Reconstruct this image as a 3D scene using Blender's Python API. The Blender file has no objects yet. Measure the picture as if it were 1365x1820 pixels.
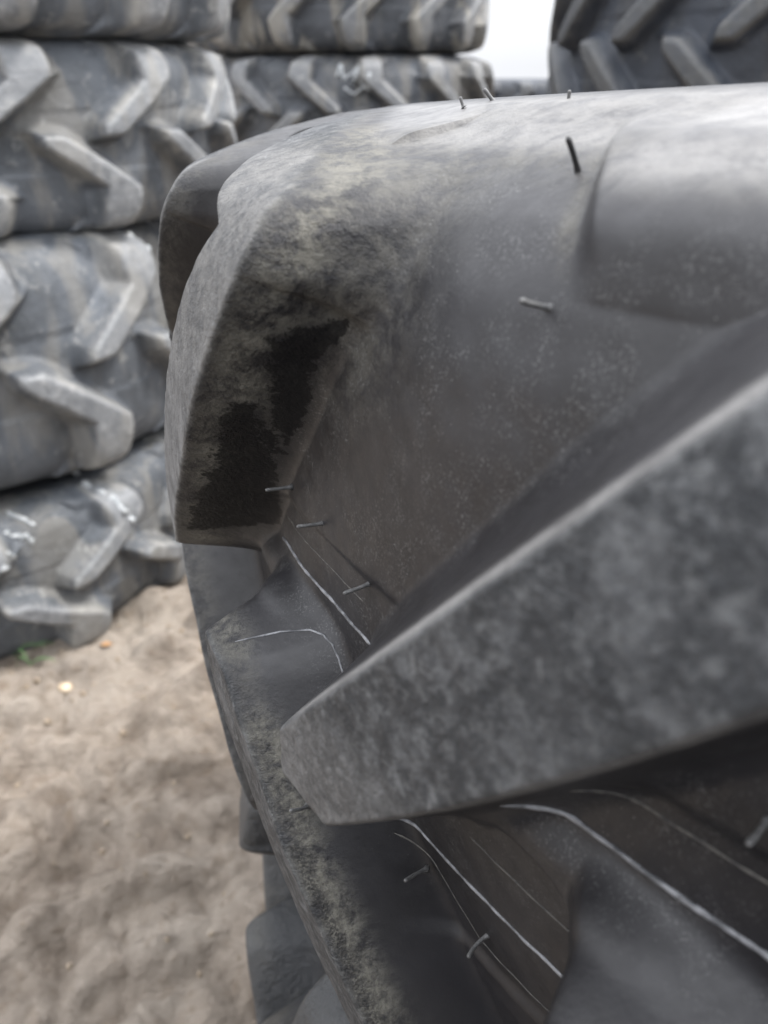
import bpy, math, random
import numpy as np
from mathutils import Matrix, Vector, Euler

random.seed(4); rng = np.random.default_rng(4)
S = bpy.context.scene
COL = S.collection

# ------------------------------------------------------------------ camera, sky, sun, exposure
CAM_Z = 1.60
cam_d = bpy.data.cameras.new('camera'); cam = bpy.data.objects.new('camera', cam_d); COL.objects.link(cam)
cam.location = (0, 0, CAM_Z); cam.rotation_euler = (math.radians(90 - 31.0), 0, 0)
cam_d.sensor_fit = 'VERTICAL'; cam_d.sensor_height = 36.0; cam_d.lens = 36.0 * 1315 / 1820
cam_d.clip_start = 0.01; cam_d.clip_end = 500
cam_d.dof.use_dof = True; cam_d.dof.focus_distance = 0.37; cam_d.dof.aperture_fstop = 7.4
S.camera = cam

SUN_EL, SUN_AZ = math.radians(58), math.radians(85)       # azimuth from +Y towards +X
w = bpy.data.worlds.new('World'); S.world = w; w.use_nodes = True
nt = w.node_tree; bg = nt.nodes['Background']
sky = nt.nodes.new('ShaderNodeTexSky'); sky.sky_type = 'NISHITA'; sky.sun_disc = False
sky.sun_elevation = SUN_EL; sky.sun_rotation = SUN_AZ
tc = nt.nodes.new('ShaderNodeTexCoord')
cl = nt.nodes.new('ShaderNodeTexNoise'); cl.inputs['Scale'].default_value = 2.6; cl.inputs['Detail'].default_value = 6
ramp = nt.nodes.new('ShaderNodeValToRGB'); ramp.color_ramp.elements[0].position = 0.3; ramp.color_ramp.elements[1].position = 0.55
ramp.color_ramp.elements[0].color = (0.82, 0.82, 0.82, 1)
mix = nt.nodes.new('ShaderNodeMix'); mix.data_type = 'RGBA'
mix.inputs[7].default_value = (7.1, 7.25, 7.6, 1)
nt.links.new(tc.outputs['Generated'], cl.inputs['Vector']); nt.links.new(cl.outputs['Fac'], ramp.inputs['Fac'])
nt.links.new(ramp.outputs['Color'], mix.inputs[0]); nt.links.new(sky.outputs['Color'], mix.inputs[6])
sep = nt.nodes.new('ShaderNodeSeparateXYZ'); nt.links.new(tc.outputs['Generated'], sep.inputs[0])
zr = nt.nodes.new('ShaderNodeMapRange'); zr.inputs[1].default_value = 0; zr.inputs[2].default_value = 1; zr.inputs[3].default_value = .62; zr.inputs[4].default_value = 2.7
nt.links.new(sep.outputs[2], zr.inputs[0])
vm = nt.nodes.new('ShaderNodeVectorMath'); vm.operation = 'SCALE'
nt.links.new(mix.outputs[2], vm.inputs[0]); nt.links.new(zr.outputs[0], vm.inputs['Scale'])
nt.links.new(vm.outputs[0], bg.inputs['Color']); bg.inputs['Strength'].default_value = 0.12

sd = bpy.data.lights.new('sun', 'SUN'); sd.energy = 2.3; sd.angle = math.radians(12); sd.color = (1, 0.965, 0.92)
sun = bpy.data.objects.new('sun', sd); COL.objects.link(sun)
sdir = Vector((math.sin(SUN_AZ) * math.cos(SUN_EL), math.cos(SUN_AZ) * math.cos(SUN_EL), math.sin(SUN_EL)))
sun.rotation_euler = sdir.to_track_quat('Z', 'Y').to_euler()
S.view_settings.view_transform = 'Standard'; S.view_settings.look = 'None'
S.view_settings.exposure = 0.84; S.view_settings.gamma = 1

# ------------------------------------------------------------------ small node helper
class NB:
    def __init__(self, name):
        self.m = bpy.data.materials.new(name); self.m.use_nodes = True
        self.t = self.m.node_tree; self.b = self.t.nodes['Principled BSDF']
    def n(self, typ, **kw):
        nd = self.t.nodes.new(typ)
        for k, v in kw.items():
            if isinstance(k, str) and hasattr(nd, k): setattr(nd, k, v)
            else: nd.inputs[k.replace('_', ' ')].default_value = v
        return nd
    def l(self, a, b): self.t.links.new(a, b)
    def coord(self): return self.n('ShaderNodeTexCoord').outputs['Object']
    def noise(self, co, scale, detail=4, rough=0.55, dist=0.0):
        nd = self.n('ShaderNodeTexNoise'); nd.inputs['Scale'].default_value = scale; nd.inputs['Detail'].default_value = detail
        nd.inputs['Roughness'].default_value = rough; nd.inputs['Distortion'].default_value = dist
        self.l(co, nd.inputs['Vector']); return nd.outputs['Fac']
    def scaled(self, co, sx, sy, sz):
        m = self.n('ShaderNodeMapping'); m.inputs['Scale'].default_value = (sx, sy, sz); self.l(co, m.inputs['Vector']); return m.outputs[0]
    def ramp(self, f, a, b, lo=0.0, hi=1.0):
        m = self.n('ShaderNodeMapRange'); m.interpolation_type = 'SMOOTHSTEP'
        m.inputs[1].default_value = a; m.inputs[2].default_value = b; m.inputs[3].default_value = lo; m.inputs[4].default_value = hi
        self.l(f, m.inputs[0]); return m.outputs[0]
    def math(self, op, a, b=None, clamp=False):
        m = self.n('ShaderNodeMath'); m.operation = op; m.use_clamp = clamp
        for i, v in enumerate((a, b)):
            if v is None: continue
            if isinstance(v, (int, float)): m.inputs[i].default_value = v
            else: self.l(v, m.inputs[i])
        return m.outputs[0]
    def mixc(self, f, a, b):
        m = self.n('ShaderNodeMix'); m.data_type = 'RGBA'
        for i, v in ((0, f), (6, a), (7, b)):
            if isinstance(v, (int, float)): m.inputs[i].default_value = v
            elif isinstance(v, tuple): m.inputs[i].default_value = v + (1,)
            else: self.l(v, m.inputs[i])
        return m.outputs[2]
    def attr(self, name):
        a = self.n('ShaderNodeAttribute'); a.attribute_name = name; return a.outputs['Fac']
    def bump(self, h, strength, dist, prev=None):
        b = self.n('ShaderNodeBump'); b.inputs['Strength'].default_value = strength; b.inputs['Distance'].default_value = dist
        self.l(h, b.inputs['Height'])
        if prev is not None: self.l(prev, b.inputs['Normal'])
        return b.outputs[0]
    def rgh(self, v):
        if isinstance(v, (int, float)): self.b.inputs['Roughness'].default_value = v
        else: self.l(v, self.b.inputs['Roughness'])
    def col(self, c):
        if isinstance(c, tuple): self.b.inputs['Base Color'].default_value = c + (1,)
        else: self.l(c, self.b.inputs['Base Color'])
    def nrm(self, n): self.l(n, self.b.inputs['Normal'])

# ------------------------------------------------------------------ materials
def mat_rubber_near():
    k = NB('rubber_near'); co = k.coord()
    worn, dust, wet, grit = k.attr('worn'), k.attr('dust'), k.attr('wet'), k.attr('grit')
    n1 = k.noise(co, 14, 5, 0.6); n2 = k.noise(co, 120, 5, 0.65); n3 = k.noise(co, 900, 3, 0.6); n4 = k.noise(co, 45, 6, 0.7, 0.6); n5 = k.noise(co, 170, 7, 0.75)
    base = k.mixc(k.ramp(n1, .35, .65), (0.0115, 0.0110, 0.0125), (0.019, 0.0185, 0.021))
    # worn tread faces: grey with pale mottling
    wc = k.mixc(k.ramp(n4, .46, .70), (0.022, 0.0245, 0.028), (0.098, 0.102, 0.108))
    wc = k.mixc(k.math('MULTIPLY', k.ramp(n5, .46, .66), .55), wc, (0.17, 0.175, 0.18)); wc = k.mixc(k.math('MULTIPLY', k.ramp(n2, .5, .36), .6), wc, (0.028, 0.030, 0.034))
    c = k.mixc(worn, base, wc)
    # fine directional scuffs
    s1 = k.noise(k.scaled(co, 70, 70, 700), 1, 3, .6); s2 = k.noise(k.scaled(co, 500, 90, 90), 1, 3, .6)
    sx = k.math('MULTIPLY', worn, k.math('MAXIMUM', k.ramp(s1, .64, .72), k.ramp(s2, .62, .72)))
    c = k.mixc(k.math('MULTIPLY', sx, .5), c, (0.19, 0.195, 0.20))
    # khaki dust, with the painted ridge catch light and warm rim sheen
    df = k.math('MULTIPLY', dust, k.ramp(k.math('ADD', k.math('MULTIPLY', n5, .5), k.math('MULTIPLY', n4, .6)), .44, .66))
    c = k.mixc(df, c, (0.150, 0.143, 0.122))
    sc = k.math('MULTIPLY', k.attr('scuff_sheen'), k.ramp(k.math('ADD', n4, k.math('MULTIPLY', n5, .6)), .55, .95, .45, 1.0))
    c = k.mixc(sc, c, (0.245, 0.24, 0.235))  # scuffs plus painted edge highlight and rim sheen
    # fine pale specks on the void
    vo = k.n('ShaderNodeTexVoronoi'); vo.inputs['Scale'].default_value = 380; k.l(co, vo.inputs['Vector'])
    sp = k.math('MULTIPLY', k.ramp(vo.outputs['Distance'], .13, .05), k.ramp(k.noise(co, 60, 2), .48, .62))
    sp = k.math('MULTIPLY', sp, grit)
    c = k.mixc(k.math('MULTIPLY', sp, .5), c, (0.30, 0.30, 0.29))
    gr = k.math('MULTIPLY', grit, k.math('MULTIPLY', k.ramp(n3, .5, .72), k.ramp(n4, .4, .65)))
    c = k.mixc(k.math('MULTIPLY', gr, .5), c, (0.17, 0.17, 0.17))
    # crumbling dark grain just inside worn edges
    cr = k.math('MULTIPLY', k.attr('crumb'), k.ramp(k.noise(co, 650, 3, .7), .40, .58))
    c = k.mixc(k.math('MULTIPLY', cr, .85), c, (0.012, 0.012, 0.014))
    # black damp patches
    wt = k.ramp(k.math('ADD', wet, k.math('MULTIPLY', k.math('SUBTRACT', n5, .5), 1.5)), .42, .58)
    c = k.mixc(k.math('MULTIPLY', wt, k.ramp(n5, .3, .7, .97, .80)), c, (0.0065, 0.0065, 0.0075)); k.col(c)
    r = k.math('ADD', k.math('MULTIPLY', worn, .14), k.ramp(n2, .3, .7, .38, .50))
    r = k.math('ADD', r, k.math('MULTIPLY', df, .3)); k.rgh(r)
    rough = k.noise(k.scaled(co, 1, 1, 1), 330, 5, .7)
    hh = k.math('MULTIPLY', rough, k.math('ADD', k.math('MULTIPLY', k.attr('crumb'), 1.2), k.math('ADD', k.math('MULTIPLY', worn, 1.0), k.math('ADD', k.math('MULTIPLY', dust, 1.1), .10))))
    b1 = k.bump(hh, 1.0, .0014); b2 = k.bump(n1, .25, .004, b1)
    k.nrm(k.bump(sp, .5, .0006, b2)); k.l(k.ramp(wt, 0, 1, .46, .18), k.b.inputs['Specular IOR Level'])
    return k.m

def mat_rubber_far(name, dark, tan=.5, void=(0.050, 0.054, 0.061)):
    k = NB(name); co = k.coord()
    n1 = k.noise(co, 5, 6, .65, .4); n2 = k.noise(co, 24, 7, .72); n3 = k.noise(co, 160, 4, .6); n6 = k.noise(k.scaled(co, 9, 9, 2.5), 1, 5, .6, .5)
    worn, dust = k.attr('worn'), k.attr('dust')  # worn also masks the highlights painted on the lug faces
    sc = lambda c: tuple(x * dark for x in c)
    c = k.mixc(k.ramp(n1, .35, .68), sc(void), sc(tuple(x * 1.9 for x in void)))
    c = k.mixc(k.math('MULTIPLY', worn, k.ramp(n2, .3, .65, .35, .95)), c, sc((0.20, 0.205, 0.21)))  # worn lug faces, paled further to paint in highlights over darker voids
    c = k.mixc(k.math('MULTIPLY', k.ramp(n6, .48, .62), tan), c, sc((0.27, 0.25, 0.21)))
    c = k.mixc(k.math('MULTIPLY', k.ramp(n2, .56, .68), .5), c, sc((0.30, 0.30, 0.29)))
    c = k.mixc(k.math('MULTIPLY', dust, k.ramp(n1, .4, .62, .0, .8)), c, sc((0.33, 0.315, 0.28)))
    k.col(c); k.rgh(k.ramp(n2, .3, .7, .42, .66))
    b1 = k.bump(n3, .5, .002); k.nrm(k.bump(n2, .7, .010, b1))
    return k.m

def mat_simple(name, c, rough=.6, scale=300, bump=.3, c2=None):
    k = NB(name); co = k.coord(); n = k.noise(co, scale, 4)
    k.col(k.mixc(k.ramp(n, .35, .65), c, c2 or tuple(x * 1.5 for x in c))); k.rgh(rough); k.nrm(k.bump(n, bump, .0006)); return k.m

def mat_ground():
    k = NB('dirt'); co = k.coord()
    n1 = k.noise(co, 1.3, 6, .6); n2 = k.noise(co, 7, 8, .68, .5); n3 = k.noise(co, 60, 6, .7); n4 = k.noise(co, 22, 5, .6)
    c = k.mixc(k.ramp(n2, .34, .66), (0.175, 0.138, 0.106), (0.350, 0.296, 0.244))
    c = k.mixc(k.ramp(n1, .4, .65), c, (0.385, 0.333, 0.280))
    c = k.mixc(k.math('MULTIPLY', k.ramp(n4, .53, .72), .65), c, (0.20, 0.15, 0.105))
    c = k.mixc(k.math('MULTIPLY', k.ramp(n3, .6, .75), .5), c, (0.38, 0.33, 0.27))
    k.col(c); k.rgh(.9); b1 = k.bump(n3, .9, .014); b3 = k.bump(n4, .9, .03, b1); k.nrm(k.bump(n2, .7, .04, b3)); return k.m

# ------------------------------------------------------------------ object helpers
def tag(o, label=None, cat=None, group=None, kind=None):
    if label: o['label'] = label
    if cat: o['category'] = cat
    if group: o['group'] = group
    if kind: o['kind'] = kind
    return o

def empty(name, mat=None):
    o = bpy.data.objects.new(name, None); COL.objects.link(o); o.empty_display_size = .1
    if mat is not None: o.matrix_world = mat
    return o

def mesh_np(name, co, quads, mat, parent=None, attrs=None, normals=None, smooth=True):
    me = bpy.data.meshes.new(name)
    nv, nf = len(co), len(quads)
    me.vertices.add(nv); me.vertices.foreach_set('co', np.ascontiguousarray(co, dtype=np.float32).ravel())
    me.loops.add(nf * 4); me.polygons.add(nf)
    me.polygons.foreach_set('loop_start', np.arange(0, nf * 4, 4, dtype=np.int32))
    me.loops.foreach_set('vertex_index', np.ascontiguousarray(quads, dtype=np.int32).ravel())
    me.update(calc_edges=True)
    if smooth: me.polygons.foreach_set('use_smooth', np.ones(nf, dtype=bool))
    for k, v in (attrs or {}).items():
        a = me.attributes.new(k, 'FLOAT', 'POINT'); a.data.foreach_set('value', np.ascontiguousarray(v, dtype=np.float32))
    if normals is not None: me.normals_split_custom_set_from_vertices(np.ascontiguousarray(normals, dtype=np.float32))
    me.materials.append(mat)
    o = bpy.data.objects.new(name, me); COL.objects.link(o)
    if parent is not None: o.parent = parent
    return o

def tube(name, pts, rads, mat, parent, sides=8, ends=True):
    pts = [Vector(p) for p in pts]; V = []; Q = []; n = len(pts)
    up = None
    for i, p in enumerate(pts):
        d = (pts[min(i + 1, n - 1)] - pts[max(i - 1, 0)]).normalized()
        if up is None: up = d.orthogonal().normalized()
        up = (up - d * up.dot(d)).normalized(); s = d.cross(up)
        r = rads[i] if hasattr(rads, '__len__') else rads
        for k in range(sides):
            a = 2 * math.pi * k / sides; V.append(p + (up * math.cos(a) + s * math.sin(a)) * r)
    for i in range(n - 1):
        for k in range(sides):
            a = i * sides + k; b = i * sides + (k + 1) % sides; Q.append((a, b, b + sides, a + sides))
    if ends:
        Q.append(tuple(range(sides))[::-1]); Q.append(tuple((n - 1) * sides + k for k in range(sides)))
    me = bpy.data.meshes.new(name); me.from_pydata([tuple(v) for v in V], [], Q); me.update()
    me.polygons.foreach_set('use_smooth', [True] * len(Q)); me.materials.append(mat)
    o = bpy.data.objects.new(name, me); COL.objects.link(o); o.parent = parent
    return o

# ------------------------------------------------------------------ tyre surface
R0 = 0.85
# outer (tread) and inner (void floor) cross-sections of the upper half: (w, r, o)
TP = np.array([(0, .850, 0), (.05, .849, .05), (.10, .845, .10), (.16, .839, .16), (.19, .833, .19), (.215, .825, .215), (.235, .811, .235),
               (.255, .780, .2455), (.275, .756, .2525), (.295, .733, .2575), (.315, .711, .2620), (.335, .690, .2655), (.38, .650, .269), (.46, .570, .262), (.54, .492, .238), (.60, .440, .21), (.64, .415, .17), (.66, .425, .155)])
BP = np.array([(0, .794, 0), (.05, .793, .05), (.10, .789, .10), (.16, .783, .16), (.19, .776, .19), (.215, .766, .213), (.235, .752, .231),
               (.255, .737, .2410), (.275, .722, .2480), (.295, .707, .2540), (.315, .695, .2590), (.335, .682, .2645), (.38, .650, .269), (.46, .570, .262), (.54, .492, .238), (.60, .440, .21), (.64, .415, .17), (.66, .425, .155)])
_ws = np.linspace(0, .66, 661)
def _smooth(P, c):
    y = np.interp(_ws, P[:, 0], P[:, c]); kern = np.hanning(27); kern /= kern.sum()
    pad = np.concatenate([y[1:14][::-1] if c == 1 else -y[1:14][::-1], y, np.full(13, y[-1])])
    return np.convolve(pad, kern, 'valid')
TR, TO, BR, BO = _smooth(TP, 1), _smooth(TP, 2), _smooth(BP, 1), _smooth(BP, 2)

def smax(a, b, k): h = np.clip(.5 + .5 * (a - b) / k, 0, 1); return b + (a - b) * h + k * h * (1 - h)
def sdconv(u, w_, poly, runs, k=.06, kd=.7):
    n = len(poly); pl = []; t = None
    for i in range(n):
        (x0, y0), (x1, y1) = poly[i], poly[(i + 1) % n]
        L = math.hypot(x1 - x0, y1 - y0)
        p = ((u - x0) * (y1 - y0) - (w_ - y0) * (x1 - x0)) / L / runs[i]; pl.append(p)
        t = p if t is None else np.maximum(t, p)
    kk = k + kd * np.clip(t, 0, 1.3); t = pl[0]
    for p in pl[1:]: t = smax(t, p, kk)
    return t
def smin(a, b, k): return -smax(-a, -b, k)
def sstep(x, a, b): x = np.clip((x - a) / (b - a), 0, 1); return x * x * (3 - 2 * x)

PA = [(-.036, .016), (0, .018), (.05, .069), (.118, .148), (.150, .190), (.162, .208), (.166, .222), (.163, .235), (.152, .246), (.137, .242), (-.02, .062), (-.034, .045)]
PB = [(.163, .212), (.166, .222), (.162, .236), (.145, .249), (.110, .265), (.05, .292), (.0, .317), (-.06, .335), (-.035, .300), (.035, .2535), (.092, .234)]
PL = [(-.036, .016), (0, .018), (.05, .069), (.118, .143), (.248, .300), (.270, .33), (.217, .33), (.120, .2187), (-.0206, .062), (-.034, .045)]
QA = [(-.036, .016), (0, .018), (.05, .069), (.118, .143), (.140, .170), (.092, .188), (-.02, .062), (-.034, .045)]
QB = [(.066, .140), (.110, .136), (.130, .159), (.139, .178), (.143, .205), (.140, .226), (.130, .250), (.118, .33), (.060, .33), (.062, .20)]
def lug_t(u, w_, nose=.012, rn=.028, rf=.022, long=False, k=.06, far=False):
    if far:
        a = sdconv(u, w_, QA, [.02, .024, .024, .024, .024, .022, .022, .02], .25)
        b = sdconv(u, w_, QB, [.024] * 7 + [.03, .022, .022], .25)
        return smin(a, b, .02 + .3 * np.clip(np.minimum(a, b), 0, 1))
    if long: return sdconv(u, w_, PL, [nose, rn, rn, rn, rn, .03, .020, .021, .022, .016], k)
    a = sdconv(u, w_, PA, [nose, rn, rn, rn, rn, rn, .035, .04, .04, rf, rf, .016], k, 1.5 if nose < .013 else .7)
    b = sdconv(u, w_, PB, [.03, .035, .045, .055, .06, .06, .06, .02, .02, .02, .02], k, 1.5)
    return smin(a, b, .02 + .5 * np.clip(np.minimum(a, b), 0, 1))

def noise1(x, y, s, seed=0):
    r = np.random.default_rng(seed); z = 0
    for i in range(5):
        a = r.uniform(0, 6.28); f = s * r.uniform(.6, 1.7)
        z = z + np.sin((x * math.cos(a) + y * math.sin(a)) * f + r.uniform(0, 6.28))
    return z / 5

class Tyre:
    def __init__(s, ups, lows, pitch, long=()):
        s.long = set(long); s.su = 1.0; s.flip = 1; s.dep = 1.0; s.far = False
        s.ups, s.lows, s.pitch = ups, lows, pitch      # nose positions (u) of upper and lower lugs
        s.C = 2 * math.pi * R0
    def field(s, u, w_):
        """depth fraction f (0 tread, 1 floor), lug label, t of nearest lug"""
        u, w_ = np.broadcast_arrays(u, w_); u = u * s.flip
        T = np.full(u.shape, 9.); Lb = np.full(u.shape, -1)
        for i, (lst, sg) in enumerate(((s.ups, 1), (s.lows, -1))):
            for j, u0 in enumerate(lst):
                du = (u - u0 + s.C / 2) % s.C - s.C / 2
                du = du * s.su; m = (du > -.14) & (du < .33)
                if sg > 0: m &= (w_ > -.05)
                else: m &= (w_ < .09)
                if not m.any(): continue
                uu = du[m]; ww = w_[m] if sg > 0 else -w_[m] + .038
                t = lug_t(uu, ww, .012 if sg > 0 else .015, long=(j in s.long and sg > 0), k=.06 if sg > 0 else .45, far=s.far)
                old = T[m]; T[m] = smin(old, t, .25); lab = Lb[m]; lab[(t < old) & (t < .9)] = i * 100 + j; Lb[m] = lab
        f = smin(smax(T, 0, .30 if s.far else .055), 1, .36 if s.far else .52)
        # small platforms on the far side of each lug at the shoulder
        for lst, sg in ((s.ups, 1), (s.lows, -1)):
            for u0 in lst:
                du = (u - u0 + s.C / 2) % s.C - s.C / 2; ww = w_ * sg
                m = (du > -.02) & (du < .12) & (ww > .17)
                if not m.any(): continue
                e = sstep(du[m] - .026 + .5 * (ww[m] - .218), 0, .020) * np.clip((ww[m] - .2145) / .080, 0, 1) * (1 - sstep(ww[m], .285, .335))
                f[m] = np.minimum(f[m], 1 - .66 * e)
        # moulded ledge running into each lower lug's nose
        for u0 in s.lows:
            du = (u - u0 + s.C / 2) % s.C - s.C / 2
            m = (du > -.16) & (du < .02) & (w_ > -.01) & (w_ < .12)
            if not m.any(): continue
            d_, ww = du[m], w_[m]
            line = .0205 + .005 * np.exp(-((d_ + .087) / .022) ** 2) - .006 * sstep(d_, -.07, -.05)
            e = sstep(ww, line - .0035, line + .001) * (1 - sstep(ww, .03, .05)) * sstep(d_, -.125, -.085) * (1 - sstep(d_, -.03, .01))
            f[m] = f[m] - .15 * e * sstep(f[m], .5, .9)
        # shallow step either side of the centre channel
        f = f - .05 * sstep(np.abs(w_), .078, .086) * np.clip(f * 2 - 1, 0, 1)
        return f, Lb, T
    def surf(s, u, w_, off=0.0, rough=True):
        f, Lb, T = s.field(u, w_)
        aw = np.abs(w_); sg = np.sign(w_)
        tr, to, br, bo = (np.interp(aw, _ws, q) for q in (TR, TO, BR, BO))
        r = tr + (br - tr) * f * s.dep + off; o = (to + (bo - to) * f) * sg
        if rough:
            r = r + .0008 * noise1(u, w_, 60, 1) + .0003 * noise1(u, w_, 300, 2)
        th = s.th0 + u / R0
        return np.stack([r * np.cos(th), r * np.sin(th), o], -1), f, Lb, T
    th0 = 0.0
    def pt(s, u, w_, off=0.0):
        p = s.surf(np.array([float(u)]), np.array([float(w_)]), off)[0][0]; return Vector(p)

def build_tyre(ty, us, ws, mat, root, near=False, hook=None):
    U, W = np.meshgrid(us, ws, indexing='ij')
    P, f, Lb, T = ty.surf(U, W)
    nu, nw = U.shape
    dU = np.roll(P, -1, 0) - np.roll(P, 1, 0); dW = np.empty_like(P)
    dW[:, 1:-1] = P[:, 2:] - P[:, :-2]; dW[:, 0] = P[:, 1] - P[:, 0]; dW[:, -1] = P[:, -1] - P[:, -2]
    N = np.cross(dU, dW); N /= np.linalg.norm(N, axis=-1, keepdims=True) + 1e-12
    treadz = 1 - sstep(np.abs(W), .30, .36)
    worn = (1 - sstep(T, -.01, .07)) * treadz
    dust = np.exp(-((T - .12) / .22) ** 2) * treadz * .7
    wet = np.zeros_like(U); scuff_sheen = np.zeros_like(U); crumb = np.zeros_like(U); grit = np.clip(sstep(f, .5, .9), 0, 1) * treadz
    if hook: worn, dust, wet, grit, scuff_sheen, crumb = hook(U, W, f, T, worn, dust, wet, grit)
    A = dict(worn=worn, dust=dust, wet=wet, grit=grit, scuff_sheen=scuff_sheen, crumb=crumb) if near else dict(worn=worn, dust=dust)
    idx = np.arange(nu * nw).reshape(nu, nw); a = idx; b = np.roll(idx, -1, 0)
    Q = np.stack([a[:, :-1], b[:, :-1], b[:, 1:], a[:, 1:]], -1).reshape(-1, 4)
    lab = Lb[:, :-1].reshape(-1).copy()
    wq = W[:, :-1].reshape(-1)
    lab[(lab < 0) & (wq > .335)] = -2; lab[(lab < 0) & (wq < -.335)] = -3
    Pf, Nf = P.reshape(-1, 3), N.reshape(-1, 3); Af = {k: v.reshape(-1) for k, v in A.items()}
    order = np.argsort(lab, kind='stable'); ls = lab[order]; cuts = np.flatnonzero(np.diff(ls)) + 1
    for grp in np.split(order, cuts):
        l = lab[grp[0]]; q = Q[grp]; vi, inv = np.unique(q, return_inverse=True)
        nm = 'carcass' if l == -1 else 'sidewall' if l < 0 else 'tread_lug'
        mesh_np(nm, Pf[vi], inv.reshape(-1, 4), mat, root, {k: v[vi] for k, v in Af.items()}, Nf[vi])

# ------------------------------------------------------------------ the foreground tyre
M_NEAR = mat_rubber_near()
TH1 = 3.46414
main = Tyre([0.0, .251] + [.251 + .2545 * k for k in range(1, 20)],
            [.141, .392] + [.392 + .2545 * k for k in range(1, 20)], .2545, long=range(1, 20, 2))
main.th0 = TH1
MM = Matrix([[0.999584, 0.0, -0.028839], [0.001381, 0.998853, 0.047866], [0.028805, -0.047886, 0.998437]]).to_4x4(); MM.translation = (.6693, .6764, CAM_Z - .276)
root = empty('tractor_tyre', MM)
tag(root, 'huge black tractor tyre filling the foreground, with rubber whiskers and dusty lugs', 'tyre', 'tyres of the near stack')

def axis(segs):
    out = []
    for a, b, st in segs: out.append(np.arange(a, b - st * .3, st))
    return np.concatenate(out)
us = axis([(-.16, .50, .0011), (.50, R0 * 2 * math.pi - .16, .009)])
ws = axis([(-.66, -.34, .012), (-.34, -.19, .003), (-.19, .33, .0011), (.33, .6601, .008)])

def poly_sd(U, W, poly):
    """signed distance to a polygon in tyre-surface coordinates (negative inside)"""
    d = np.full(U.shape, 9.); ins = np.zeros(U.shape, bool); n = len(poly)
    for i in range(n):
        (x0, y0), (x1, y1) = poly[i], poly[(i + 1) % n]
        ex, ey = x1 - x0, y1 - y0
        h = np.clip(((U - x0) * ex + (W - y0) * ey) / (ex * ex + ey * ey + 1e-12), 0, 1)
        d = np.minimum(d, np.hypot(U - x0 - h * ex, W - y0 - h * ey))
        if y0 != y1: ins ^= ((y0 > W) != (y1 > W)) & (U < ex * (W - y0) / ey + x0)
    return np.where(ins, -d, d)

WET = [[(.155, .184), (.161, .188), (.167, .190), (.174, .192), (.168, .184), (.158, .1745), (.147, .1576), (.1304, .1334), (.1172, .1213), (.1249, .1367), (.139, .160), (.149, .175)],
       [(.1265, .151), (.130, .1495), (.112, .1213), (.103, .1037), (.082, .074), (.071, .0542), (.025, .0385), (.056, .0707), (.090, .107), (.115, .1367)],
       [(.126, .1444), (.118, .127), (.113, .1147), (.108, .1147), (.116, .130)]]
def near_hook(U, W, f, T, worn, dust, wet, grit):
    dust = dust * .45
    def box(a, b, c, d, e=.02): return sstep(U, a - e, a + e) * (1 - sstep(U, b - e, b + e)) * sstep(W, c - e, c + e) * (1 - sstep(W, d - e, d + e))
    # dusty flank and rim of the far upper lug, dusty edge of the lower lug
    up1 = (U - W * .93 < .06) & (W > 0) | (W > .16) & (U < .21)
    dust = np.maximum(dust, np.where(up1, np.exp(-((T - .26) / .22) ** 2) * .85 + .35 * np.exp(-((T - .5) / .5) ** 2), 0) * box(-.05, .21, .015, .30))
    dust = np.maximum(dust, (W < .06) * np.exp(-((T - .17) / .15) ** 2) * 1.2 * box(.08, .34, -.3, .03))
    cl = sstep(U - W * .93, .10, .14) * sstep(W, -.01, .01) * (1 - box(.05, .26, .19, .30))
    dust = dust * (1 - .8 * cl)
    dust = np.maximum(dust, .50 * box(.05, .20, .165, .30, .035))
    dust = np.maximum(dust, .55 * np.exp(-((U - .277 + .5 * (W - .218)) / .005) ** 2) * box(.2, .3, .225, .31, .01))  # catch light on the platform's ridge, painted as a pale line
    m = (U > -.05) & (U < .3) & (W > -.05) & (W < .25)
    for P in WET:
        wet[m] = np.maximum(wet[m], np.clip(.5 - poly_sd(U[m], W[m], P) / .009, 0, 1))
    grit = grit * (1 - sstep(U, .38, .5)) * sstep(U, .0, .12) * sstep(W, -.1, .02)
    # pale scuffing on the nearest nose; upper-edge highlight and rim sheen painted in
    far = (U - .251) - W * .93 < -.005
    scuff_sheen = np.exp(-((T - .10) / .085) ** 2) * (far & (W > .02)) * box(.19, .60, .02, .30)  # sky highlight on the lug edge, painted pale over its scuffing
    scuff_sheen = np.maximum(scuff_sheen, .60 * box(-.1, .6, .280, .36, .014) * sstep(f, .2, .6))  # pale rim band, sheen painted into the colour
    dust = np.maximum(dust, .50 * box(.10, .6, .262, .36, .018) * sstep(f, .2, .6))  # rim dust that also warms the painted sheen
    scuff_sheen = np.maximum(scuff_sheen, .30 * (1 - sstep(T, -.05, .05)) * box(.20, .30, .0, .07, .015))
    scuff_sheen = np.maximum(scuff_sheen, .6 * box(.35, .375, -.12, .0, .006) * np.exp(-((T - .0) / .1) ** 2))  # pale strip along the lower lug's far edge
    scuff_sheen = np.maximum(scuff_sheen, .42 * (1 - sstep(T, -.03, .05)) * box(-.12, .19, .01, .27, .012) * (U - W * .93 < .05))
    scuff_sheen = np.maximum(scuff_sheen, .9 * box(.27, .7, .262, .34, .018) * sstep(f, .2, .6))  # warm sheen painted on the sunlit part of the rim
    crumb = np.exp(-((T - .085) / .06) ** 2) * box(-.1, .45, -.3, .27) * (1 - .7 * far)
    return worn, dust, wet, grit, scuff_sheen, crumb
build_tyre(main, us, ws, M_NEAR, root, True, near_hook)

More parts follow.
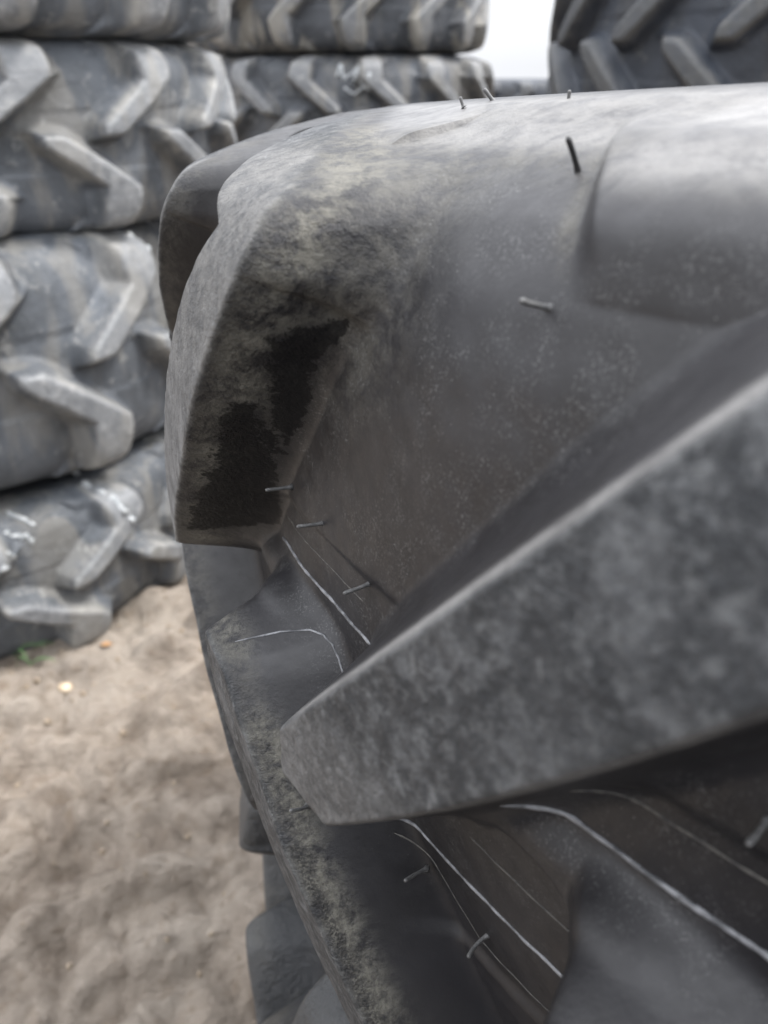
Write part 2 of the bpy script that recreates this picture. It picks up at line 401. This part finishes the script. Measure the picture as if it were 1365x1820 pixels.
# moulding seams, thin flash lines and rubber whiskers: parts of the tyre
M_SEAM = mat_simple('seam_rubber', (.07, .072, .078), .38, 120, .5, (.26, .265, .28))
M_LINE = mat_simple('line_rubber', (.030, .029, .030), .5, 300, .4, (.10, .095, .085))
M_WHISK = mat_simple('whisker_rubber', (.085, .085, .085), .5, 500, .5)
M_WHISKD = mat_simple('whisker_dark', (.012, .012, .013), .5, 500, .3)
def seam(name, pts, rad, mat, step=.003, wob=.0, off=-.0002, cut=True):
    P = []
    for (u0, w0), (u1, w1) in zip(pts[:-1], pts[1:]):
        n = max(1, int(math.hypot(u1 - u0, w1 - w0) / step))
        P += [(u0 + (u1 - u0) * k / n, w0 + (w1 - w0) * k / n) for k in range(n)]
    P.append(pts[-1])
    P = [(u, w_ + wob * math.sin(u * 70)) for u, w_ in P]
    if cut:
        ff = main.field(np.array([p[0] for p in P]), np.array([p[1] for p in P]))[0]; runs = [[]]
        for p, v in zip(P, ff):
            if v > .62: runs[-1].append(p)
            elif runs[-1]: runs.append([])
    else: runs = [P]
    for P in runs:
        if len(P) > 4: tube(name, [main.pt(u, w_, off) for u, w_ in P], [rad * random.uniform(.8, 1.15) * (.3 if i in (0, len(P) - 1) else 1) for i in range(len(P))], mat, root, 6)
seam('mould_seam', [(.18, -.0385), (.47, -.0385)], .0010, M_SEAM)
seam('mould_seam', [(.075, .0480), (.198, .0478)], .0011, M_SEAM)
seam('mould_seam', [(.305, .0478), (.47, .0478)], .0013, M_SEAM)
seam('mould_seam', [(.085, .0660), (.19, .0665)], .0005, M_LINE)
seam('mould_seam', [(.33, .0720), (.46, .0720)], .0006, M_LINE)
seam('mould_seam', [(.275, -.0075), (.335, -.0085)], .0006, M_LINE)
seam('mould_seam', [(.2275, -.0450), (.25, -.052), (.283, -.0735), (.33, -.0735)], .0005, M_LINE)
seam('mould_flash', [(.128, .0235), (.138, .028), (.148, .0305), (.156, .0305), (.163, .0285), (.170, .024), (.177, .017), (.182, .010)], .0006, M_SEAM, .0022, cut=False)
WH = [((-0.7145, -0.3532, 0.0978), (-0.7256, -0.36, 0.0999), 0), ((-0.6969, -0.3775, 0.0899), (-0.7084, -0.3835, 0.0918), 0), ((-0.6742, -0.413, 0.078), (-0.6852, -0.4201, 0.0781), 0),
      ((-0.6512, -0.4599, -0.0535), (-0.6615, -0.47, -0.0475), 0), ((-0.6248, -0.4867, -0.0633), (-0.6345, -0.4952, -0.0648), 0), ((-0.6139, -0.4647, 0.2101), (-0.6239, -0.4714, 0.214), 0),
      ((-0.5988, -0.4214, 0.2442), (-0.6037, -0.4246, 0.2545), 1), ((-0.6079, -0.267, 0.2672), (-0.6122, -0.2669, 0.2722), 0), ((-0.6236, -0.2798, 0.2655), (-0.625, -0.2798, 0.2689), 0),
      ((-0.5838, -0.33, 0.2662), (-0.5838, -0.3305, 0.2693), 0), ((-0.5654, -0.5547, 0.0947), (-0.5744, -0.5632, 0.0963), 0), ((-0.708, -0.4406, -0.0312), (-0.7146, -0.449, -0.0244), 0), ((-0.7603, -0.1483, 0.2355), (-0.7603, -0.1507, 0.2383), 1)]
for a, b, dk in WH:
    a, b = Vector(a), Vector(b); d = b - a; L = d.length; a = a - d.normalized() * .0012
    sd_ = d.cross(Vector((.3, .5, .8))).normalized() * random.uniform(-.10, .10) * L
    fr = (0, .10, .25, .5, .75, .93, 1.0); rr = (2.0, 1.25, 1.0, .95, 1.0, 1.02, .6)
    tube('rubber_whisker', [a + (b - a) * t + sd_ * (4 * t * (1 - t)) for t in fr], [.00098 * r * (.8 if L < .006 else 1) for r in rr], M_WHISKD if dk else M_WHISK, root, 8)

# ------------------------------------------------------------------ the other tyres
def axis_bg(st): 
    return (np.linspace(0, R0 * 2 * math.pi, int(R0 * 2 * math.pi / st) + 1)[:-1],
            axis([(-.66, -.34, .022), (-.34, .34, st), (.34, .6601, .022)]))
def proto_tyre(n, st, mat, su=1.0, flip=1, long=(), seed=0):
    ty = Tyre([2 * math.pi * R0 / n * k for k in range(n)], [2 * math.pi * R0 / n * (k + .55) for k in range(n)], 0, long=long)
    ty.su = su; ty.flip = flip; ty.dep = 1.35; ty.far = True
    r = empty('tractor_tyre'); a, b = axis_bg(st); build_tyre(ty, a, b, mat, r)
    r['_ty'] = 0
    del r['_ty']
    return r, ty
M_FAR = mat_rubber_far('rubber_weathered', 1.1, .3)
M_BLUE = mat_rubber_far('rubber_blue_grey', 1.3, .28, (0.050, 0.055, 0.062))
M_TAN = mat_rubber_far('rubber_tan_dusted', 1.05, .6)
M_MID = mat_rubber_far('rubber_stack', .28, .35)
M_DARK = mat_rubber_far('rubber_dark', .40, .15, (0.055, 0.065, 0.085))
used = {}
def place_tyre(proto, loc, rot, sr, H, label, group, mat=None, tilt=(0, 0), M=None):
    if proto.name not in used:
        used[proto.name] = True; r = proto
    else:
        r = proto.copy(); COL.objects.link(r)
        for ch in proto.children:
            c = ch.copy(); COL.objects.link(c); c.parent = r
    if mat is not None:
        for c in r.children:
            c.material_slots[0].link = 'OBJECT'; c.material_slots[0].material = mat
    r.matrix_world = M if M is not None else (Matrix.Translation(loc) @ Euler((tilt[0], tilt[1], rot)).to_matrix().to_4x4() @ Matrix.Diagonal((sr, sr, H / .538, 1)))
    return tag(r, label, 'tyre', group)

VN, tyN = proto_tyre(20, .0035, M_MID)
VA, tyA = proto_tyre(12, .0065, M_FAR, su=.60)
VB, tyB = proto_tyre(14, .0065, M_FAR, su=.66)
VC, tyC = proto_tyre(15, .0065, M_FAR, su=.70, flip=-1)

ax3 = MM.to_3x3() @ Vector((0, 0, 1))
def under(k, dx, dy, rot):
    M = MM.copy(); M.translation = MM.translation - ax3 * (.542 * k) + Vector((dx, dy, 0))
    return M @ Matrix.Rotation(rot, 4, 'Z')
M2 = under(1, -.005, -.02, 0.06)
place_tyre(VN, None, 0, 1, 1, 'black tractor tyre directly under the big close tyre, only a few of its lugs showing', 'tyres of the near stack', M=M2)
M3 = Matrix.Translation((.66, .70, .245)) @ Matrix.Diagonal((1, 1, .86, 1))
place_tyre(VN, None, 0, 1, 1, 'black tractor tyre on the dirt at the foot of the close stack', 'tyres of the near stack', M=M3)

G1 = 'tyres of the left stack'
place_tyre(VA, (-1.50, 2.40, .26), .30, 1.0, .52, 'grey weathered tyre on the dirt at the foot of the left stack, chalked white', G1, mat=M_BLUE, tilt=(.02, .01))
place_tyre(VA, (-1.50, 2.48, .87), 1.00, 1.05, .68, 'grey weathered tyre resting on the chalked bottom tyre of the left stack', G1, mat=M_BLUE, tilt=(-.015, .02))
place_tyre(VB, (-1.28, 2.66, 1.44), .20, .94, .47, 'pale grey tyre third from the ground in the left stack, its two lug rows facing', G1, tilt=(.0, .01), mat=M_BLUE)
place_tyre(VB, (-1.27, 2.64, 1.905), 1.3, .97, .49, 'topmost visible tyre of the left stack, cut by the upper edge of the photo', G1)
G2 = 'tyres of the middle stack'
place_tyre(VC, (-.25, 4.90, .28), .2, .96, .56, 'bottom tyre of the middle stack behind the left stack', G2)
place_tyre(VC, (-.20, 4.92, .84), .9, .98, .56, 'second tyre from the ground in the middle stack', G2)
place_tyre(VC, (-.22, 4.88, 1.39), .47, 1.0, .53, 'grey tyre of the middle stack with slanting lugs and a white chalk scrawl', G2)
place_tyre(VC, (-.27, 4.90, 1.925), 1.5, 1.0, .54, 'tan dusted top tyre of the middle stack, left of the bright sky gap', G2, mat=M_TAN)
G3 = 'tyres of the right stack'
place_tyre(VA, (1.52, 3.50, .22), .5, .96, .44, 'dark bottom tyre of the right stack', G3, mat=M_DARK)
place_tyre(VA, (1.50, 3.52, .66), 1.1, .96, .44, 'dark second tyre from the ground in the right stack', G3, mat=M_DARK)
place_tyre(VC, (1.50, 3.50, 1.10), 2.0, .96, .44, 'dark tyre directly under the big blue-black tyre of the right stack', G3, mat=M_DARK)
place_tyre(VB, (1.52, 3.50, 1.655), .15, 1.0, .66, 'big blue-black tyre at top right with steep lugs meeting in a chevron', G3, mat=M_DARK)
G4 = 'tyres of the far stack'
for k, lb in enumerate(('bottom tyre of the small far stack beyond the sky gap', 'middle tyre of the small far stack beyond the sky gap', 'top tyre of the small far stack under the bright sky gap')):
    place_tyre(VB, (1.42, 8.6, .25 + .5 * k), .4 * k, .95, .5, lb, G4, mat=M_DARK)

G5 = 'tyres of the unseen light-blocking stack'
for k, lb in enumerate(('bottom', 'second', 'third', 'top')):  # unseen stack, added only to keep light out of the grooves
    place_tyre(VA, (-.25, -1.42, .27 + .54 * k), .4 * k, 1.0, .54, lb + ' tyre of the unseen stack added behind the camera to block light', G5, mat=M_DARK)

bpy.context.view_layer.update()
M_CHALK = mat_simple('chalk', (.30, .32, .33), .9, 60, .3, (.55, .57, .58))
def chalk(tyre_near, strokes, r):
    # strokes: world points on the tyre's surface; each becomes a thin raised streak of paint, child of that tyre
    best = min((o for o in bpy.data.objects if o.type == 'EMPTY' and o.name.startswith('tractor_tyre')), key=lambda o: (o.matrix_world.translation - Vector(tyre_near)).length)
    inv = best.matrix_world.inverted()
    kids = [c for c in best.children if (c.matrix_world @ Vector(c.bound_box[0]) - Vector(tyre_near)).length < 3]
    for st in strokes:
        P = []
        for (a, b) in zip(st[:-1], st[1:]):
            n = max(2, int((Vector(b) - Vector(a)).length / .015)); P += [Vector(a).lerp(Vector(b), k / n) for k in range(n)]
        P.append(Vector(st[-1])); Q = []
        for p in P:
            bd = 1e9; bp = None
            for c in kids:
                m = c.matrix_world; ok, l, nn, _ = c.closest_point_on_mesh(m.inverted() @ p)
                if ok:
                    g_ = m @ l; d = (g_ - p).length
                    if d < bd: bd = d; bp = g_
            Q.append(inv @ bp)
        tube('chalk_mark', Q, [r * random.uniform(.6, 1.3) for _ in Q], M_CHALK, best, 6)
A1c = (-1.50, 2.40, .26)
def zig(c, ex, ey, n, h, w_):
    c, ex, ey = Vector(c), Vector(ex), Vector(ey); return [tuple(c + ex * (w_ * k / n + .012 * math.cos(k * 2.1)) + ey * (h * (.5 if k % 2 else -.5) + .01 * math.sin(k * 1.7))) for k in range(n + 1)]
chalk(A1c, [zig((-1.10, 1.84, .49), (.75, -.2, -.15), (.3, -.2, .5), 8, .05, .13), zig((-1.08, 1.78, .47), (.7, -.1, -.3), (.3, -.2, .5), 7, .05, .13), zig((-1.05, 1.72, .44), (.6, .1, -.3), (.3, -.2, .5), 5, .04, .10)], .006)
chalk(A1c, [zig((-1.07, 1.685, .41), (.6, .15, -.6), (.3, -.2, .5), 5, .03, .09)], .006)
chalk(A1c, [[(-.989, 2.088, .502), (-.96, 2.05, .498)], [(-.93, 2.01, .49), (-.904, 1.986, .487)], [(-.885, 1.98, .47), (-.862, 1.975, .452)], [(-.845, 1.97, .44), (-.82, 1.965, .42)], [(-.80, 1.962, .405), (-.783, 1.959, .392)]], .011)
chalk((-1.52, 2.46, .87), [[(-.74, 2.22, 1.15), (-.72, 2.242, 1.127), (-.707, 2.275, 1.096)], [(-.70, 2.22, 1.14), (-.73, 2.25, 1.10)]], .008)
chalk((-.20, 4.88, 1.39), [zig((-.23, 4.12, 1.60), (.8, -.2, -.3), (.1, 0, .9), 7, .08, .20), [(-.19, 4.07, 1.52), (-.154, 4.057, 1.50), (-.087, 4.061, 1.48)]], .007)


# ------------------------------------------------------------------ ground
def build_ground():
    g = np.sinh(np.linspace(-5.6, 5.6, 760)); g = g / g.max() * 90
    X, Y = np.meshgrid(g - .6, g + 1.3, indexing='ij')
    near = np.exp(-((X + .6) ** 2 + (Y - 1.3) ** 2) / 60)
    Z = (.018 * noise1(X, Y, 7, 11) + .012 * noise1(X, Y, 17, 12) + .006 * noise1(X, Y, 45, 13)) * near - .02
    ridge = noise1(X * .55 + Y * .35, Y * 1.1 - X * .3, 26, 14); Z += near * .11 * np.maximum(0, ridge - .05)
    Z += near * .050 * np.sqrt(np.abs(noise1(X + .1 * noise1(X, Y, 5, 21), Y, 15, 15))) + near * .016 * np.sqrt(np.abs(noise1(X, Y, 42, 22))) + near * .010 * noise1(X, Y, 95, 16)
    # old wheel track with bar prints crossing the lower left
    v_ = (X + .75) * .80 + (Y - 1.1) * .60 + .04 * noise1(X, Y, 6, 31); a_ = -(X + .75) * .60 + (Y - 1.1) * .80
    tm = np.exp(-((v_) / .30) ** 4) * (1 - sstep(Y, 1.35, 1.75))
    bars = np.clip(np.sin(2 * math.pi * (a_ + .35 * np.abs(v_)) / .17 + 1.2 * noise1(X, Y, 9, 33)) * 1.6, -1, 1)
    Z += tm * (.016 * bars - .01)
    idx = np.arange(X.size).reshape(X.shape)
    Q = np.stack([idx[:-1, :-1], idx[1:, :-1], idx[1:, 1:], idx[:-1, 1:]], -1).reshape(-1, 4)
    o = mesh_np('ground', np.stack([X, Y, Z], -1).reshape(-1, 3), Q, mat_ground())
    tag(o, kind='structure')
build_ground()

GV = np.array([v.co for v in bpy.data.objects['ground'].data.vertices])
def gz(x, y): return float(GV[np.argmin((GV[:, 0] - x) ** 2 + (GV[:, 1] - y) ** 2), 2])
def blob(name, loc, r, mat, flat=.6, seed=0, bmv=None):
    import bmesh
    bm = bmesh.new(); bmesh.ops.create_icosphere(bm, subdivisions=2, radius=1); rr = random.Random(seed)
    ph = [rr.uniform(0, 6) for _ in range(6)]
    for v in bm.verts:
        c = v.co.copy(); f = 1 + .22 * math.sin(c.x * 2.3 + ph[0]) * math.cos(c.y * 2.7 + ph[1]) + .15 * math.sin(c.z * 3.6 + ph[2] + c.x * 2)
        v.co = Vector((c.x * r * f, c.y * r * f * .8, c.z * r * f * flat))
    me = bpy.data.meshes.new(name); bm.to_mesh(me); bm.free(); me.materials.append(mat)
    me.polygons.foreach_set('use_smooth', [True] * len(me.polygons))
    o = bpy.data.objects.new(name, me); COL.objects.link(o); o.location = loc; return o
M_PEB = mat_simple('pebble', (.50, .38, .25), .8, 60, .4, (.62, .52, .40))
M_CLOD = mat_simple('clod', (.20, .155, .11), .95, 90, .8, (.36, .30, .23))
o = blob('pebble', (-.948, 1.621, gz(-.948, 1.621) + .008), .020, M_PEB, .7, 3)
tag(o, 'small pale orange pebble lying on the bare dirt below the left stack', 'pebble')
# crumbs of dirt
V, F = [], []
rr = random.Random(8); import bmesh
bm = bmesh.new(); bmesh.ops.create_icosphere(bm, subdivisions=1, radius=1); bv = [v.co.copy() for v in bm.verts]; bf = [[v.index for v in f.verts] for f in bm.faces]; bm.free()
for k in range(420):
    x, y = rr.uniform(-1.5, .1), rr.uniform(.4, 2.3); r = rr.choice((.003, .004, .005, .007, .012)) * rr.uniform(.7, 1.3); z = gz(x, y)
    o0 = len(V); q = Euler((rr.uniform(0, 6), rr.uniform(0, 6), rr.uniform(0, 6))).to_matrix()
    for c in bv:
        p = q @ Vector((c.x * r, c.y * r * .8, c.z * r * .7)) * rr.uniform(.8, 1.2); V.append((x + p.x, y + p.y, z + p.z + r * .2))
    F += [[i + o0 for i in f] for f in bf]
me = bpy.data.meshes.new('dirt_crumbs'); me.from_pydata(V, [], F); me.materials.append(M_CLOD); me.polygons.foreach_set('use_smooth', [True] * len(F))
o = bpy.data.objects.new('dirt_crumbs', me); COL.objects.link(o); tag(o, 'crumbs of dirt scattered over the bare ground', 'dirt', kind='stuff')
# green grass at the foot of the left stack
M_GRASS = mat_simple('grass_blade', (.07, .16, .05), .6, 40, .2, (.14, .26, .09))
V, F = [], []
for k in range(5):
    x0, y0 = -1.10 + rr.uniform(-.07, .05), 1.715 + rr.uniform(-.02, .03); a = rr.uniform(-.6, .7); L = rr.uniform(.06, .13); h = rr.uniform(.02, .05)
    for i in range(6):
        t = i / 5; w_ = .0045 * (1 - t * .85); cx, cy, cz = x0 + math.cos(a) * L * t, y0 + math.sin(a) * L * t - .02 * t, gz(x0, y0) + .002 + h * 4 * t * (1 - t * .75)
        V += [(cx, cy - w_, cz), (cx, cy + w_, cz + .002)]
        if i: n = len(V); F.append((n - 4, n - 3, n - 1, n - 2))
me = bpy.data.meshes.new('grass_tuft'); me.from_pydata(V, [], F); me.materials.append(M_GRASS)
o = bpy.data.objects.new('grass_tuft', me); COL.objects.link(o); tag(o, 'green grass blades at the foot of the chalked tyre, left edge', 'grass')
# a dry orange leaf
V = [(0, 0, 0), (.022, .010, .006), (.045, 0, .002), (.022, -.012, .005), (0, 0, -.002), (.022, .010, .004), (.045, 0, 0), (.022, -.012, .003)]
me = bpy.data.meshes.new('dry_leaf'); me.from_pydata(V, [], [(0, 1, 2, 3), (7, 6, 5, 4), (0, 4, 5, 1), (1, 5, 6, 2), (2, 6, 7, 3), (3, 7, 4, 0)]); me.materials.append(mat_simple('dry_leaf', (.30, .17, .08), .7, 80, .3))
o = bpy.data.objects.new('dry_leaf', me); COL.objects.link(o); o.location = (-.905, 1.80, gz(-.9, 1.8) + .006)
tag(o, 'small orange dry leaf on the dirt beside the left stack', 'leaf')
